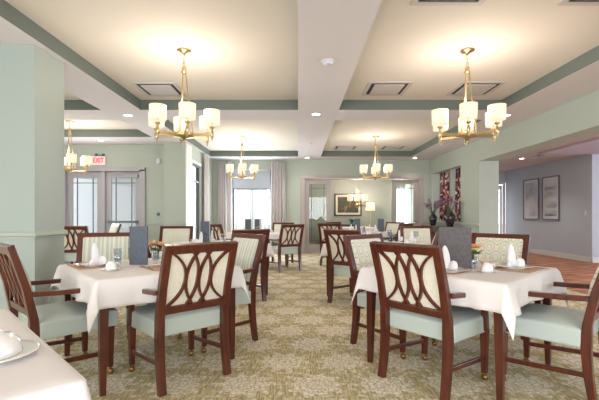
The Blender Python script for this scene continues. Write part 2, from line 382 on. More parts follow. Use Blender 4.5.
bm = B(); b2(bm, -4.2, -3.82, 9.40, 9.476, 2.06, 2.14); b2(bm, -4.0, -3.97, 9.34, 9.40, 2.14, 2.155); tube(bm, [(-4.0,9.37,2.15), (-4.35,9.32,2.165), (-4.2,9.42,2.2)], .01); obj('door_closer', bm, M['frame'], d1, bevel=.004)
# wide doorway to the back room
d2 = bpy.data.objects.new('door_2', None); COL.objects.link(d2); d2['kind'] = 'structure'
bm = B(); b2(bm, OX0-.0, OX0+.06, 11.97, 12.22, 0, OZ); b2(bm, OX1-.06, OX1, 11.97, 12.22, 0, OZ); b2(bm, OX0-.08, OX1+.08, 11.96, 12.0, OZ, OZ+.09); b2(bm, OX0-.08, OX0, 11.97, 12.0, 0, OZ); b2(bm, OX1, OX1+.08, 11.97, 12.0, 0, OZ)
obj('door_frame', bm, M['door'], d2, bevel=.005)
bm = B(); b2(bm, OX0+.06, OX1-.06, 12.0, 12.2, OZ-.02, OZ); obj('door_head', bm, M['white'], d2)
leaf_door(d2, .21, 1.0, 12.08, OZ-.03, M['door'], M['dglass'], .13, .28, mun=(.14,.5))
p = leaf_door(d2, 2.86, 3.68, 12.08, OZ-.03, M['door'], M['dglass'], .15, .28, mun=(.14,.5))
bm = B(); tube(bm, [(3.6,12.05,.98), (3.6,11.99,.98), (3.48,11.985,.98)], .012); obj('door_handle', bm, M['steel'], p)
d3 = bpy.data.objects.new('door_3', None); COL.objects.link(d3); d3['kind'] = 'structure'
bm = B(); roundc(6.55, 7.2, 13.75, 0.01, 2.3, .07, .08, bm); obj('door_frame', bm, M['white'], d3)
leaf_door(d3, 6.63, 7.12, 13.8, 2.2, M['white'], M['glass'], .07, .2, M['white'])

# ------------------------------------------------------------------ outside
bm = B(); b2(bm, -30, 30, 15.4, 60, -.3, -.15); b2(bm, -30, -3.3, 9.8, 15.4, -.3, -.15); b2(bm, -30,30,-40,-4.4,-.3,-.15); tag(obj('ground_paving', bm, M['pav']), 'pale concrete paving outside the windows', 'ground', kind='structure')
bm = B(); b2(bm, -9, -3.3, 12.2, 12.4, -.15, 4.5)  # added backdrop; its slat lines stand in for bright blinds
for k in range(30): b2(bm, -9, -3.3, 12.175, 12.2, -.1+k*.15, .03+k*.15)
tag(obj('backdrop_wall', bm, M['out']), 'added white slatted backdrop standing in for bright blinds at the glazed doors', 'wall', kind='structure')

# blinds and curtains
t = thing('roller_blind', 'pale roller blind pulled part way down the window', 'blind', (-1.41, 11.98, 2.5))
bm = B(); b2(bm, -.56, .56, -.006, .0, -.53, .02); obj('blind_fabric', bm, M['blind'], t)
bm = B(); b2(bm, -.56, .56, -.014, .002, -.56, -.53); obj('bottom_rail', bm, M['winf'], t)
bm = B(); tube(bm, [(-.57,-.02,.03), (.57,-.02,.03)], .02); obj('roller_tube', bm, M['white'], t)
def curtain(name, x, y, w, amp, n, label, axis='x', z0=.02, z1=2.78, m=M['curtain'], grp=None):
    bm = B(); cols = n*10; top = []; bot = []
    rings = []
    for i in range(cols+1):
        s = i/cols-.5; ph = s*n*2*PI
        d = amp*math.sin(ph)+amp*.25*math.sin(ph*1.7+.8)
        ww = w
        rings.append([Vector((s*ww*.9, d*.7, z1)), Vector((s*ww, d, (z0+z1)/2)), Vector((s*ww*1.04, d*1.1, z0))])
    vv = [[bm.verts.new(p) for p in r] for r in rings]
    for a, b in zip(vv, vv[1:]):
        for k in range(2): f = bm.faces.new((a[k], a[k+1], b[k+1], b[k])); f.smooth = True
    o = obj(name, bm, m)
    md = o.modifiers.new('thick', 'SOLIDIFY'); md.thickness = .004
    o.location = (x, y, 0)
    if axis == 'y': o.rotation_euler = (0,0,PI/2)
    tag(o, label, 'curtain', grp); return o
curtain('curtain', -2.28, 11.86, .27, .035, 4, 'grey linen curtain hanging left of the bright window, next to the bay corner')
curtain('curtain', -2.04, 11.80, .15, .03, 2, 'narrow grey curtain fold overlapping the window left edge')
curtain('curtain', -.60, 11.86, .46, .045, 5, 'pale linen curtain hanging right of the bright window')
curtain('curtain', -2.48, 10.75, .42, .035, 4, 'pale curtain beside the narrow side window of the bay', 'y')
curtain('sheer_curtain', -1.41, 12.02, 1.0, .02, 9, 'white sheer curtain glowing behind the window below the blind', 'x', .37, 2.5, M['sheer'])
curtain('drape', 4.14, 11.18, .74, .03, 4, 'red and cream patterned drape in the far wall opening behind the vases', 'y', 1.0, 2.38, M['floral'])
curtain('drape', 4.14, 10.16, .46, .03, 4, 'dark patterned drape in the nearer wall opening beside the plain green wall', 'y', 1.0, 2.38, M['floral'])

# ------------------------------------------------------------------ ceiling fittings
def vent(x, y, label, z=ZC, s=.62):
    t = thing('ceiling_vent', label, 'vent', (x, y, z), 0, 'square ceiling air vents')
    bm = B(); h = s/2
    for a in ((-h,h,-h,-h+.05), (-h,h,h-.05,h), (-h,-h+.05,-h+.05,h-.05), (h-.05,h,-h+.05,h-.05)): b2(bm, a[0], a[1], a[2], a[3], -.012, -.001)
    obj('vent_frame', bm, M['vent'], t)
    bm = B(); b2(bm, -h+.05, h-.05, -h+.05, h-.05, -.004, -.001); obj('vent_slot', bm, M['ventd'], t)
    bm = B(); b2(bm, -h+.1, h-.1, -h+.1, h-.1, -.02, -.006); obj('vent_plate', bm, M['vent'], t, bevel=.004)
vent(1.28, 5.72, 'square ceiling vent left of the right foreground chandelier')
vent(2.56, 5.72, 'square ceiling vent behind the rods of the right foreground chandelier')
vent(1.28, 3.12, 'square ceiling vent at the top edge of the picture, right of the central beam')
vent(2.56, 3.12, 'square ceiling vent cut by the top edge near the right corner')
vent(1.28, 10.7, 'small far ceiling vent left of the far right chandelier canopy')
vent(2.56, 10.7, 'small far ceiling vent right of the far right chandelier canopy')
vent(-2.0, 5.75, 'plain ceiling vent behind the left foreground chandelier rods')
vent(6.35, 10.05, 'corridor ceiling vent beyond the edge of the dropped ceiling panel', 2.69, .5)
def downlight(x, y, z, label):
    t = thing('recessed_downlight', label, 'ceiling light', (x, y, z), 0, 'recessed downlights')
    bm = B(); lathe(bm, [(.085,-.001), (.085,-.008), (.065,-.010), (.062,-.004)], n=24); obj('trim_ring', bm, M['white'], t)
    bm = B(); lathe(bm, [(.0005,-.006), (.062,-.006), (.062,-.002)], n=24); obj('lens', bm, M['bulb'], t)
    L = bpy.data.lights.new('downlight_beam', 'SPOT'); L.energy = 22 if x < 4.5 else 60; L.spot_size = 2.0; L.spot_blend = .8; L.color = (1,.93,.82); L.shadow_soft_size = .06
    lo = bpy.data.objects.new('downlight_beam', L); COL.objects.link(lo); lo.location = (x, y, z-.03)
downlight(.30, 6.53, ZS, 'recessed downlight halfway along the central beam')
downlight(.27, 11.5, ZS, 'recessed downlight at the far end of the central beam')
downlight(3.42, 11.55, ZS, 'recessed downlight in the far right soffit above the taupe door')
downlight(-2.84, 6.6, ZS, 'recessed downlight in the left beam beside the foreground chandelier')
downlight(-4.4, 8.8, ZS, 'recessed downlight in the soffit above the double glazed doors')
downlight(3.48, 6.6, ZS, 'recessed downlight in the right beam beside the right chandelier')
downlight(6.0, 10.6, 2.69, 'recessed downlight in the pinkish corridor ceiling')
for x, y in ((5.4,7.6), (5.4,4.6), (5.8, 12.6)): downlight(x, y, 2.69, 'added downlight brightening the corridor, recessed in its ceiling outside the view')  # extra lamps added to brighten the corridor
t = thing('smoke_detector', 'round white smoke detector on the central beam', 'smoke detector', (.325, 4.28, ZS))
bm = B(); lathe(bm, [(.075,-.001), (.075,-.014), (.07,-.016)], n=32, caps=True); obj('base_plate', bm, M['white'], t)
bm = B(); lathe(bm, [(.055,-.016), (.052,-.036), (.04,-.044), (.0005,-.046)], n=32); obj('detector_head', bm, mat('detector_plastic', (214,216,236), .5), t)
bm = B(); lathe(bm, [(.045,-.001), (.045,-.008), (.02,-.012), (.012,-.03), (.0005,-.03)], n=20); o = obj('sprinkler_head', bm, M['white']); o.location = (.30, 9.2, ZS); tag(o, 'small white sprinkler head on the central beam near its far end', 'sprinkler')

# chandeliers
def make_chandelier():
    t = thing('chandelier', '', 'chandelier')
    # origin at ceiling, z down to about -1.03
    bm = B(); lathe(bm, [(.0005,0), (.078,0), (.078,-.012), (.06,-.02), (.012,-.03), (.012,-.05)], n=32); obj('canopy', bm, M['brass'], t)
    bm = B()
    for k in range(3):
        a = k*PI/2; d = Vector((math.cos(a), math.sin(a), 0)); c = Vector((0,0,-.072-.04*k))
        pts = [c+d*.012*math.cos(q*PI/4)+Vector((0,0,.026*math.sin(q*PI/4))) for q in range(9)]
        tube(bm, pts, .004, 6)
    obj('chain', bm, M['brass'], t)
    bm = B(); lathe(bm, [(.006,-.17), (.02,-.185), (.026,-.205), (.018,-.225), (.034,-.24), (.034,-.25), (.0005,-.252)], n=16); obj('rod_cap', bm, M['brass'], t)
    for k in range(3):
        a = PI/2+k*2*PI/3+.35; bm = B()
        bar(bm, [(.014*math.cos(a), .014*math.sin(a), -.22), (.095*math.cos(a), .095*math.sin(a), -.93)], .014, .010); obj('rod', bm, M['brass'], t)
    bm = B(); lathe(bm, [(.0005,-1.01), (.018,-1.0), (.03,-.975), (.11,-.965), (.11,-.925), (.03,-.92), (.012,-.90), (.0005,-.90)], n=24); obj('hub', bm, M['brass'], t)
    for k in range(6):
        a = PI/2+k*PI/3; c, s = math.cos(a), math.sin(a); r = .325
        bm = B(); bar(bm, [(.10*c,.10*s,-.945), (r*c,r*s,-.945)], .03, .03, Vector((-s,c,0)))
        lathe(bm, [(.0005,-1.02), (.008,-1.01), (.006,-.99), (.018,-.975), (.02,-.93), (.012,-.90), (.014,-.885), (.03,-.87), (.03,-.86), (.014,-.855)], (r*c,r*s,0), 14)
        ar = obj('arm', bm, M['brass'], t)
        bm = B(); lathe(bm, [(.013,-.856), (.013,-.76), (.0005,-.755)], (r*c,r*s,0), 12); obj('candle_sleeve', bm, M['white'], ar)
        bm = B(); lathe(bm, [(.084,-.835), (.088,-.680)], (r*c,r*s,0), 28)
        sh = obj('lamp_shade', bm, M['shade'], ar); sh.modifiers.new('thick', 'SOLIDIFY').thickness = .002
    return t
ch = make_chandelier()
def chandelier_light(x, y, z, e):
    L = bpy.data.lights.new('chandelier_glow', 'POINT'); L.energy = e; L.color = (1,.88,.74); L.shadow_soft_size = .16
    o = bpy.data.objects.new('chandelier_glow', L); COL.objects.link(o); o.location = (x, y, z)
for i, (x, y, z, s, e, lb) in enumerate((
    (-1.267, 4.39, ZC, (1,1,1), 30, 'left foreground brass chandelier with six white drum shades'),
    (1.88, 4.39, ZC, (1,1,1), 30, 'right foreground brass chandelier with six white drum shades'),
    (-1.30, 9.17, ZC, (1,1,1), 27, 'far brass chandelier hanging in front of the bright window'),
    (1.81, 9.2, ZC, (1,1,1), 27, 'far brass chandelier hanging in front of the wide doorway'),
    (-4.45, 7.7, ZC, (1,1,1), 27, 'brass chandelier beyond the green column, near the red exit sign'),
    (2.03, 13.5, ZS, (.9,.9,1.42), 60, 'small brass chandelier hanging low in the back room before the framed picture'))):
    o = ch if i == 0 else copy_tree(ch)
    o.location = (x, y, z); o.rotation_euler = (0,0,math.radians((22,-21,10,-8,35,0)[i])); o.scale = s; o['label'] = lb; o['group'] = 'brass chandeliers'
    chandelier_light(x, y, z-.60*s[2], e)

# ------------------------------------------------------------------ chair
def back_y(z):   # rear post line
    pts = [(0,-.285), (.10,-.268), (.22,-.252), (.35,-.245), (.50,-.25), (.70,-.29), (.98,-.375)]
    for (a, ya), (b, yb) in zip(pts, pts[1:]):
        if z <= b: return ya+(yb-ya)*(z-a)/(b-a)
    return pts[-1][1]
PW = .052
def cushion(bm, x0, x1, y0, y1, z0, z1, crown, n=10):
    def h(u, v): return z1-.022+crown*(1-abs(2*u-1)**4)*(1-abs(2*v-1)**4)
    g = [[bm.verts.new((x0+(x1-x0)*i/n, y0+(y1-y0)*j/n, h(i/n, j/n))) for j in range(n+1)] for i in range(n+1)]
    for i in range(n):
        for j in range(n): bm.faces.new((g[i][j], g[i+1][j], g[i+1][j+1], g[i][j+1])).smooth = True
    edge = [g[i][0] for i in range(n+1)]+[g[n][j] for j in range(1, n+1)]+[g[i][n] for i in range(n-1, -1, -1)]+[g[0][j] for j in range(n-1, 0, -1)]
    lo = [bm.verts.new((v.co.x, v.co.y, z0)) for v in edge]
    k = len(edge)
    for i in range(k): bm.faces.new((edge[i], lo[i], lo[(i+1) % k], edge[(i+1) % k]))
    bm.faces.new(lo)
def make_chair(fabric, wood, rear=True):
    t = thing('dining_armchair', '', 'chair')
    bm = B(); cushion(bm, -.275, .275, -.225, .285, .355, .495, .035); obj('seat', bm, M['vinyl'], t, bevel=.016, seg=3)
    for s in (-1, 1):
        x = s*(.275-PW/2); bm = B()
        zz = [0,.06,.12,.2,.28,.35,.43,.5,.6,.7,.8,.9,.98]
        bar(bm, [(x, back_y(z), z) for z in zz], PW, [.04,.042,.045,.05,.052,.055,.055,.05,.046,.044,.042,.04,.04]); obj('leg', bm, wood, t, bevel=.004)
        bm = B(); xf = s*.243; yf = .235
        bar(bm, [(xf,yf,.056), (xf,yf,.36)], [.034,.05], [.034,.05]); fl = obj('leg', bm, wood, t, bevel=.003)
        bm = B(); tube(bm, [(xf,yf,.058), (xf,yf,.04)], .010, 8)
        lathe(bm, [(.0005,.001), (.014,.004), (.022,.014), (.024,.025), (.022,.036), (.014,.045), (.0005,.048)], (xf,yf+.004,0), 14); obj('caster', bm, M['bronze'], fl)
        bm = B(); bar(bm, [(x, back_y(.19)+.015, .19), (xf, yf-.02, .165)], .022, .03); obj('stretcher', bm, wood, t, bevel=.003)
        bm = B(); ax = s*.277
        bar(bm, [(ax,back_y(.66)+.02,.665), (ax,-.12,.655), (ax,.05,.65), (ax,.15,.648), (ax,.185,.636)], [.034,.040,.048,.052,.052], [.032,.032,.032,.032,.032])
        bar(bm, [(ax,.16,.64), (ax,.165,.52), (ax,.18,.37)], .038, [.044,.040,.044]); obj('armrest', bm, wood, t, bevel=.005)
    xi = .275-PW
    for nm, z0, z1 in (('top_rail',.92,.98), ('lower_rail',.515,.565)):
        bm = B(); zm = (z0+z1)/2; d = Vector((0, back_y(z1)-back_y(z0), z1-z0)).normalized()
        bar(bm, [(-xi-.001, back_y(zm), zm), (xi+.001, back_y(zm), zm)], z1-z0, .038, d)
        obj(nm, bm, wood, t, bevel=.004)
    # lattice of interlaced arcs
    bm = B(); n = 12
    for sgn in (1, -1):
        for e, sg in ((-.218,.120), (-.070,.064), (.028,.064)):
            pts = []
            for i in range(n+1):
                q = i/n; z = .562+(.928-.562)*q; x = sgn*(e+sg*(1-abs(2*q-1)**2.3))
                pts.append((x, back_y(z)-.006, z))
            bar(bm, pts, .017, .020 if sgn > 0 else .018)
    obj('back_lattice', bm, wood, t)
    bm = B(); d0, d1 = .004, .018
    rings = []
    for z in (.56,.65,.75,.85,.93): rings.append([Vector((-xi,back_y(z)+d0,z)), Vector((xi,back_y(z)+d0,z)), Vector((xi,back_y(z)+d1,z)), Vector((-xi,back_y(z)+d1,z))])
    loft(bm, rings); obj('rear_panel', bm, M['cream'], t)
    bm = B(); rings = []
    xo = xi-.004
    for z, b in ((.545,.004), (.56,.016), (.65,.026), (.75,.030), (.85,.026), (.925,.016), (.94,.004)):
        ys = back_y(z); rings.append([Vector((-xo,ys+.018,z)), Vector((xo,ys+.018,z)), Vector((xo-.012,ys+.018+b,z)), Vector((0,ys+.024+b,z)), Vector((-xo+.012,ys+.018+b,z))])
    loft(bm, rings, smooth=False); obj('back_cushion', bm, fabric, t, bevel=.003)
    return t
base = {'s': make_chair(M['stripe'], M['wood']), 'o': make_chair(M['ogee'], M['wood'])}
used = {'s': False, 'o': False}
def chair(kind, x, y, fx, fy, label):
    """x,y = middle between the rear feet; (fx,fy) = facing"""
    if used[kind]: o = copy_tree(base[kind])
    else: o = base[kind]; used[kind] = True
    l = math.hypot(fx, fy); fx /= l; fy /= l
    o.location = (x+fx*.285, y+fy*.285, 0); o.rotation_euler = (0,0,math.atan2(-fx, fy))
    o['label'] = label; o['group'] = 'mahogany dining armchairs'; return o
chair('s', -.70, 2.73, -.69, .72, 'mahogany lattice-back armchair at the front of the left table, its back to the viewer')
chair('s', -1.91, 2.68, .669, .743, 'mahogany armchair cut by the left edge of the picture, seen from the side')
chair('s', -.56, 3.88, -.76, -.65, 'striped armchair on the aisle side of the left foreground table')
chair('s', -2.0, 4.12, .35, -.94, 'striped armchair behind the standing napkin on the left table')
chair('o', .76, 2.66, .784, .62, 'mahogany lattice-back armchair at the front of the right table, its back to the viewer')
chair('o', 1.97, 2.55, -.68, .73, 'armchair with aqua seat at the right edge, seen from the side')
chair('o', 1.96, 3.90, -.73, -.68, 'ogee patterned armchair behind the napkin on the right table')
chair('o', .69, 3.76, .66, -.75, 'ogee patterned armchair on the aisle side of the right foreground table')
chair('s', -.655, 5.22, -.6, .8, 'lattice-back armchair at the second left table, just beyond the striped chair')
chair('s', -2.05, 5.3, .85, .5, 'armchair turned sideways behind the peach flower on the left table')
chair('o', -2.05, 6.62, .05, -1, 'cream patterned armchair facing the viewer behind the second left table')
chair('o', .61, 5.10, .65, .76, 'lattice-back armchair at the second right table, beside the aisle')
chair('o', 1.82, 5.22, -.85, .5, 'armchair turned sideways behind the dark menu on the right table')
chair('o', 2.03, 6.72, -.05, -1, 'cream patterned armchair facing the viewer below the potted orchids')
chair('o', -3.88, 6.85, 0, 1, 'lattice-back armchair beyond the green column, before the glazed doors')
chair('o', -4.02, 8.55, -.75, -.66, 'pale armchair close to the right leaf of the glazed doors')
chair('s', -.15, 8.17, -.55, .83, 'lattice-back armchair standing in the middle of the far aisle')
chair('o', -.38, 9.75, -.2, -1, 'cream armchair facing the viewer in front of the right window curtain')
chair('o', -1.75, 8.35, .6, .8, 'lattice-back armchair at the far left table beside the grey curtains')
chair('o', .74, 9.0, .5, .87, 'lattice-back armchair in front of the left glazed door panel')
chair('o', 2.55, 10.6, -.75, -.66, 'pale armchair behind the far right table, left of the open doorway side')
chair('o', 2.36, 8.88, -.70, .71, 'lattice-back armchair on the near side of the far right table')
chair('o', 1.02, 10.62, .66, -.75, 'pale armchair at the back of the far right table facing the viewer')

# ------------------------------------------------------------------ tables
TH = .535
def make_table():
    t = thing('dining_table', '', 'table')
    bm = B(); b2(bm, -TH+.01, TH-.01, -TH+.01, TH-.01, .722, .752); obj('tabletop', bm, M['wood'], t, bevel=.006)
    bm = B()
    for s in (-1, 1): b2(bm, -.47, .47, s*.48-.011, s*.48+.011, .675, .722); b2(bm, s*.48-.011, s*.48+.011, -.469, .469, .675, .7215)
    obj('apron', bm, M['wood'], t)
    for sx in (-1, 1):
        for sy in (-1, 1):
            bm = B(); bar(bm, [(sx*.49,sy*.49,0), (sx*.487,sy*.487,.3), (sx*.482,sy*.482,.722)], [.036,.048,.062], [.036,.048,.062]); obj('leg', bm, M['wood'], t, bevel=.004)
    return t
def cloth_mesh(a=.20, seed=1, n=56):
    rr = random.Random(seed); ph = [rr.uniform(0, 6.28) for _ in range(12)]
    L = TH+a; bm = B(); g = []
    # parameter lines denser at the rim
    us = sorted(set([-L+2*L*i/n for i in range(n+1)]+[-TH, TH]))
    def P(u, v):
        du = max(abs(u)-TH, 0); dv = max(abs(v)-TH, 0); su = 1 if u > 0 else -1; sv = 1 if v > 0 else -1
        z = .7565
        if du == 0 and dv == 0:
            e = min(TH-abs(u), TH-abs(v)); r = .012
            if e < r: z -= (r-e)*.35*(1-e/r)
            return Vector((u, v, z))
        if dv == 0 or du == 0:
            d = max(du, dv); s = v if dv == 0 else u; k = (0 if su > 0 else 1) if dv == 0 else (2 if sv > 0 else 3)
            t = d/a
            ed = 1-min(1, (TH-abs(s))/.28)      # nearer the corners: flare
            w = .010+.018*t*math.sin(s*13+ph[k])+.012*t*math.sin(s*25+ph[k+4])+.035*t*ed*ed
            out = TH+.004+max(w, .004*t)
            zz = z-.004-d*(.985+.05*math.sin(s*5+ph[k+8]))
            return Vector((su*out, v, zz)) if dv == 0 else Vector((u, sv*out, zz))
        d = math.hypot(du, dv); th = math.atan2(dv, du); t = d/a
        q = math.sin(2*th)
        out = .014+.045*min(t, 1)*(1-q)+.055*t*q
        # fold: keep rays away from each other so the corner makes a pointed fall
        return Vector((su*(TH+out*math.cos(th)), sv*(TH+out*math.sin(th)), z-.004-d*(.97+.28*q)))
    g = [[bm.verts.new(P(u, v)) for v in us] for u in us]
    for i in range(len(us)-1):
        for j in range(len(us)-1): bm.faces.new((g[i][j], g[i+1][j], g[i+1][j+1], g[i][j+1])).smooth = True
    return bm
tab0 = make_table()
TABS = [(-1.23, 3.25, 42, 'left foreground dining table under white cloth', 'white tablecloth draped over the left foreground table'),
        (1.268, 3.12, -47, 'right foreground dining table under white cloth', 'white tablecloth draped over the right foreground table'),
        (-1.31, 1.0, 45, 'nearest table, cut by the bottom left corner of the picture', 'white tablecloth filling the bottom left corner of the picture'),
        (-1.15, 5.86, 37, 'second table on the left, behind the foreground one', 'white tablecloth of the second left table'),
        (1.13, 5.78, -40, 'second table on the right, behind the foreground one', 'white tablecloth of the second right table'),
        (-.95, 9.1, 36, 'far table by the window curtains', 'white tablecloth on the far table by the window'),
        (1.62, 9.85, -40, 'far table in front of the wide doorway', 'white tablecloth on the far table before the doorway'),
        (-4.75, 7.6, 45, 'table in the left bay near the glazed doors', 'white tablecloth in the left bay near the glazed doors'),
        (2.0, 13.5, 0, 'table in the back room beneath the low chandelier', 'white tablecloth on the back room table')]
def at_table(k, x, y, z=.7565): return (x, y, z)
for i, (x, y, deg, l1, l2) in enumerate(TABS):
    o = tab0 if i == 0 else copy_tree(tab0); o.location = (x, y, 0); o.rotation_euler = (0,0,math.radians(deg)); o['label'] = l1; o['group'] = 'square dining tables'
    c = obj('tablecloth', cloth_mesh(.175 if i != 2 else .22, 3+i, 56 if i < 3 else 30), M['cloth']); c.location = (x, y, 0); c.rotation_euler = (0,0,math.radians(deg)); tag(c, l2, 'tablecloth', 'white tablecloths')
    c.modifiers.new('thick', 'SOLIDIFY').thickness = .002; c.modifiers['thick'].offset = 1
ZT = .7600

# ------------------------------------------------------------------ tableware
protos = {}
def proto(key, fn, *a):
    if key not in protos: protos[key] = (fn(*a), [False])
    t, u = protos[key]
    if not u[0]: u[0] = True; return t
    return copy_tree(t)
def plate_m():
    bm = B(); lathe(bm, [(.0005,.004), (.075,.004), (.09,.008), (.128,.017), (.131,.019), (.128,.0205), (.088,.0115), (.07,.008), (.0005,.008)], n=40); lathe(bm, [(.07,.0), (.075,.0), (.075,.0045), (.07,.0045)], n=32); return obj('plate', bm, M['china'])
def cup_m():   # saucer and inverted cup are separate things
    t = thing('coffee_cup', '', 'cup')
    bm = B(); lathe(bm, [(.040,.0), (.0395,.004), (.037,.03), (.028,.048), (.022,.053), (.023,.058), (.020,.0585), (.019,.054), (.0005,.053)], n=28); obj('cup_body', bm, M['china'], t)
    bm = B(); tube(bm, [(.037,0,.018), (.052,0,.015), (.060,0,.028), (.052,0,.042), (.031,0,.044)], .004, 8); obj('handle', bm, M['china'], t)
    return t
def saucer_m():
    bm = B(); lathe(bm, [(.0005,.003), (.04,.003), (.075,.013), (.077,.015), (.074,.0155), (.04,.0065), (.0005,.0065)], n=32); lathe(bm, [(.035,0), (.04,0), (.04,.0035), (.035,.0035)], n=24); return obj('saucer', bm, M['china'])
def napkin_m():
    bm = B(); n = 16
    def leaf(cx, cy, prof, tilt, dep, rot):
        rings = []
        for z, w in prof:
            r = []
            for i in range(n):
                a = 2*PI*i/n; px = w*math.cos(a)*(1+.06*math.cos(3*a)); py = dep*min(1, w/.012)*math.sin(a)+.25*w*abs(math.cos(a))
                q = Matrix.Rotation(rot, 3, 'Z') @ Vector((px, py, 0)); r.append(Vector((cx+q.x+tilt*z, cy+q.y, z)))
            rings.append(r)
        loft(bm, rings, True, True, smooth=True)
    leaf(-.012, .006, ((0,.030), (.03,.031), (.07,.030), (.11,.027), (.145,.020), (.168,.010), (.176,.002)), -.06, .011, .15)
    leaf(.030, -.006, ((0,.034), (.025,.035), (.045,.031), (.062,.020), (.070,.004)), .12, .014, -.5)
    leaf(-.030, -.016, ((0,.026), (.02,.026), (.036,.020), (.046,.004)), -.10, .012, .8)
    return obj('folded_napkin', bm, M['napkin'])
def mat_m():
    bm = B(); b2(bm, -.21, .21, -.15, .15, 0, .0025); return obj('placemat', bm, M['runner'], bevel=.001)
def tumbler_m():
    bm = B(); lathe(bm, [(.0005,.001), (.026,.001), (.034,.09), (.036,.12), (.0345,.12), (.032,.09), (.0245,.008), (.0005,.008)], n=24); return obj('water_glass', bm, M['water'])
def goblet_m():
    t = thing('stemmed_glass', '', 'glass')
    bm = B(); lathe(bm, [(.032,0), (.032,.002), (.006,.006), (.0045,.07), (.012,.08)], n=20); obj('foot_and_stem', bm, M['water'], t)
    bm = B(); lathe(bm, [(.012,.08), (.034,.10), (.038,.13), (.032,.17), (.0305,.17), (.036,.13), (.032,.103), (.0005,.084)], n=20); obj('bowl', bm, M['water'], t)
    return t
def shaker_m():
    t = thing('salt_shaker', '', 'shaker')
    bm = B(); lathe(bm, [(.0005,0), (.021,0), (.023,.01), (.019,.05), (.016,.055)], n=16); obj('shaker_body', bm, M['water'], t)
    bm = B(); lathe(bm, [(.017,.055), (.018,.066), (.012,.074), (.0005,.076)], n=16); obj('shaker_cap', bm, M['steel'], t)
    return t
def fork_m():
    bm = B(); bar(bm, [(0,-.09,.003), (0,.0,.004), (0,.03,.006)], [.014,.006,.008], .002)
    b2(bm, -.011, .011, .03, .048, .005, .007)
    for k in range(4): b2(bm, -.011+k*.0062, -.0085+k*.0062, .048, .085, .005, .007)
    return obj('fork', bm, M['steel'])
def knife_m():
    bm = B(); bar(bm, [(0,-.1,.003), (0,.0,.004), (0,.02,.004), (.003,.08,.004), (.004,.10,.004)], [.013,.010,.017,.017,.004], .0025); return obj('table_knife', bm, M['steel'])
def bowl_m():
    bm = B(); lathe(bm, [(.0005,.002), (.03,.002), (.055,.028), (.057,.032), (.053,.031), (.028,.008), (.0005,.008)], n=28); return obj('sauce_bowl', bm, M['bread'])
def menu_m(w, m):
    t = thing('standing_menu', '', 'menu')
    h = .315; a = math.radians(24)
    for s in (-1, 1):
        bm = B(); box(bm, (w/2*math.cos(a), s*w/2*math.sin(a), h/2), (w, .004, h), Matrix.Rotation(s*a, 3, 'Z')); obj('cover', bm, m, t, bevel=.0015)
        bm = B(); box(bm, (w/2*math.cos(a)+.001, s*(w/2*math.sin(a)-.0045), h/2+.002), (w-.014, .0015, h-.016), Matrix.Rotation(s*a, 3, 'Z')); obj('page', bm, M['page'], t)
    bm = B(); tube(bm, [(0,0,0), (0,0,h)], .004, 8); obj('spine', bm, m, t)
    return t
def bloom(bm, c, r, seed, mi=0, layers=4, petals=6):
    rr = random.Random(seed); c = Vector(c)
    for l in range(layers):
        t = l/(max(1, layers-1)); el = math.radians(82-58*t); rad = r*(.35+.65*t)
        for k in range(petals):
            a = 2*PI*k/petals+l*.5+rr.uniform(-.1,.1)
            d = Vector((math.cos(a)*math.cos(el), math.sin(a)*math.cos(el), math.sin(el))); s = Vector((-math.sin(a), math.cos(a), 0)); n = d.cross(s)
            w = rad*.55
            rows = []
            for q, ww, cv in ((0,.25,0), (.4,.9,.12), (.75,1.0,.10), (1,.5,-.06)):
                rows.append([c+d*rad*q+s*w*ww*e+n*rad*(cv-.10*e*e) for e in (-1,-.33,.33,1)])
            vs = [[bm.verts.new(p) for p in row] for row in rows]
            for x, y in zip(vs, vs[1:]):
                for i in range(3):
                    f = bm.faces.new((x[i], x[i+1], y[i+1], y[i])); f.smooth = True; f.material_index = mi
def leafq(bm, p, d, l, w, mi=0):
    p = Vector(p); d = Vector(d).normalized(); s = d.cross(Vector((0,0,1)))
    s = s.normalized() if s.length > .01 else Vector((1,0,0)); n = s.cross(d)
    v = [bm.verts.new(q) for q in (p, p+d*l*.4+s*w, p+d*l-n*l*.15, p+d*l*.4-s*w, p+d*l*.45-n*w*.5)]
    for a in ((0,1,4), (1,2,4), (2,3,4), (3,0,4)): f = bm.faces.new([v[i] for i in a]); f.material_index = mi
def bouquet_m(pet, small=True):
    t = thing('flower_posy', '', 'flowers')
    bm = B()
    if pet == 'peach': spots = ((0,0,.125,.050), (.034,.016,.118,.034), (-.034,.002,.112,.034)); cols = ('peach','peach','yellow')
    elif pet == 'yellow': spots = ((.025,0,.130,.034), (-.022,.01,.118,.028), (0,-.02,.104,.024)); cols = ('yellow','yellow','palepink')
    else: spots = ((0,0,.132,.032), (.028,.01,.116,.028), (-.03,.0,.118,.028)); cols = ('peach','palepink','palepink')
    for i, ((x, y, z, r), c) in enumerate(zip(spots, cols)):
        b_ = B(); bloom(b_, (x,y,z-.01), r, i); o = obj('blossom', b_, M[c], t); o.modifiers.new('thick', 'SOLIDIFY').thickness = .0008
    for x, y, z, r in spots: tube(bm, [(x*.2,y*.2,.01), (x*.5,y*.5,z*.6), (x,y,z-.01)], .002, 5)
    for k in range(9):
        a = k*.7; leafq(bm, (0,0,.07), (math.cos(a), math.sin(a), .7+.3*math.sin(k*2)), .055, .014)
    obj('leaves', bm, M['leaf'], t)
    return t
def budvase_m():
    bm = B(); lathe(bm, [(.0005,.001), (.024,.001), (.03,.02), (.03,.05), (.022,.068), (.026,.08), (.0245,.08), (.0205,.068), (.028,.05), (.028,.02), (.0005,.006)], n=22); return obj('bud_vase', bm, M['water'])
def put(o, x, y, label, cat, group=None, rz=0, z=ZT):
    o.location = (x, y, z); o.rotation_euler = (0,0,rz); tag(o, label, cat, group); return o
r42, r47 = math.radians(42), math.radians(-47)
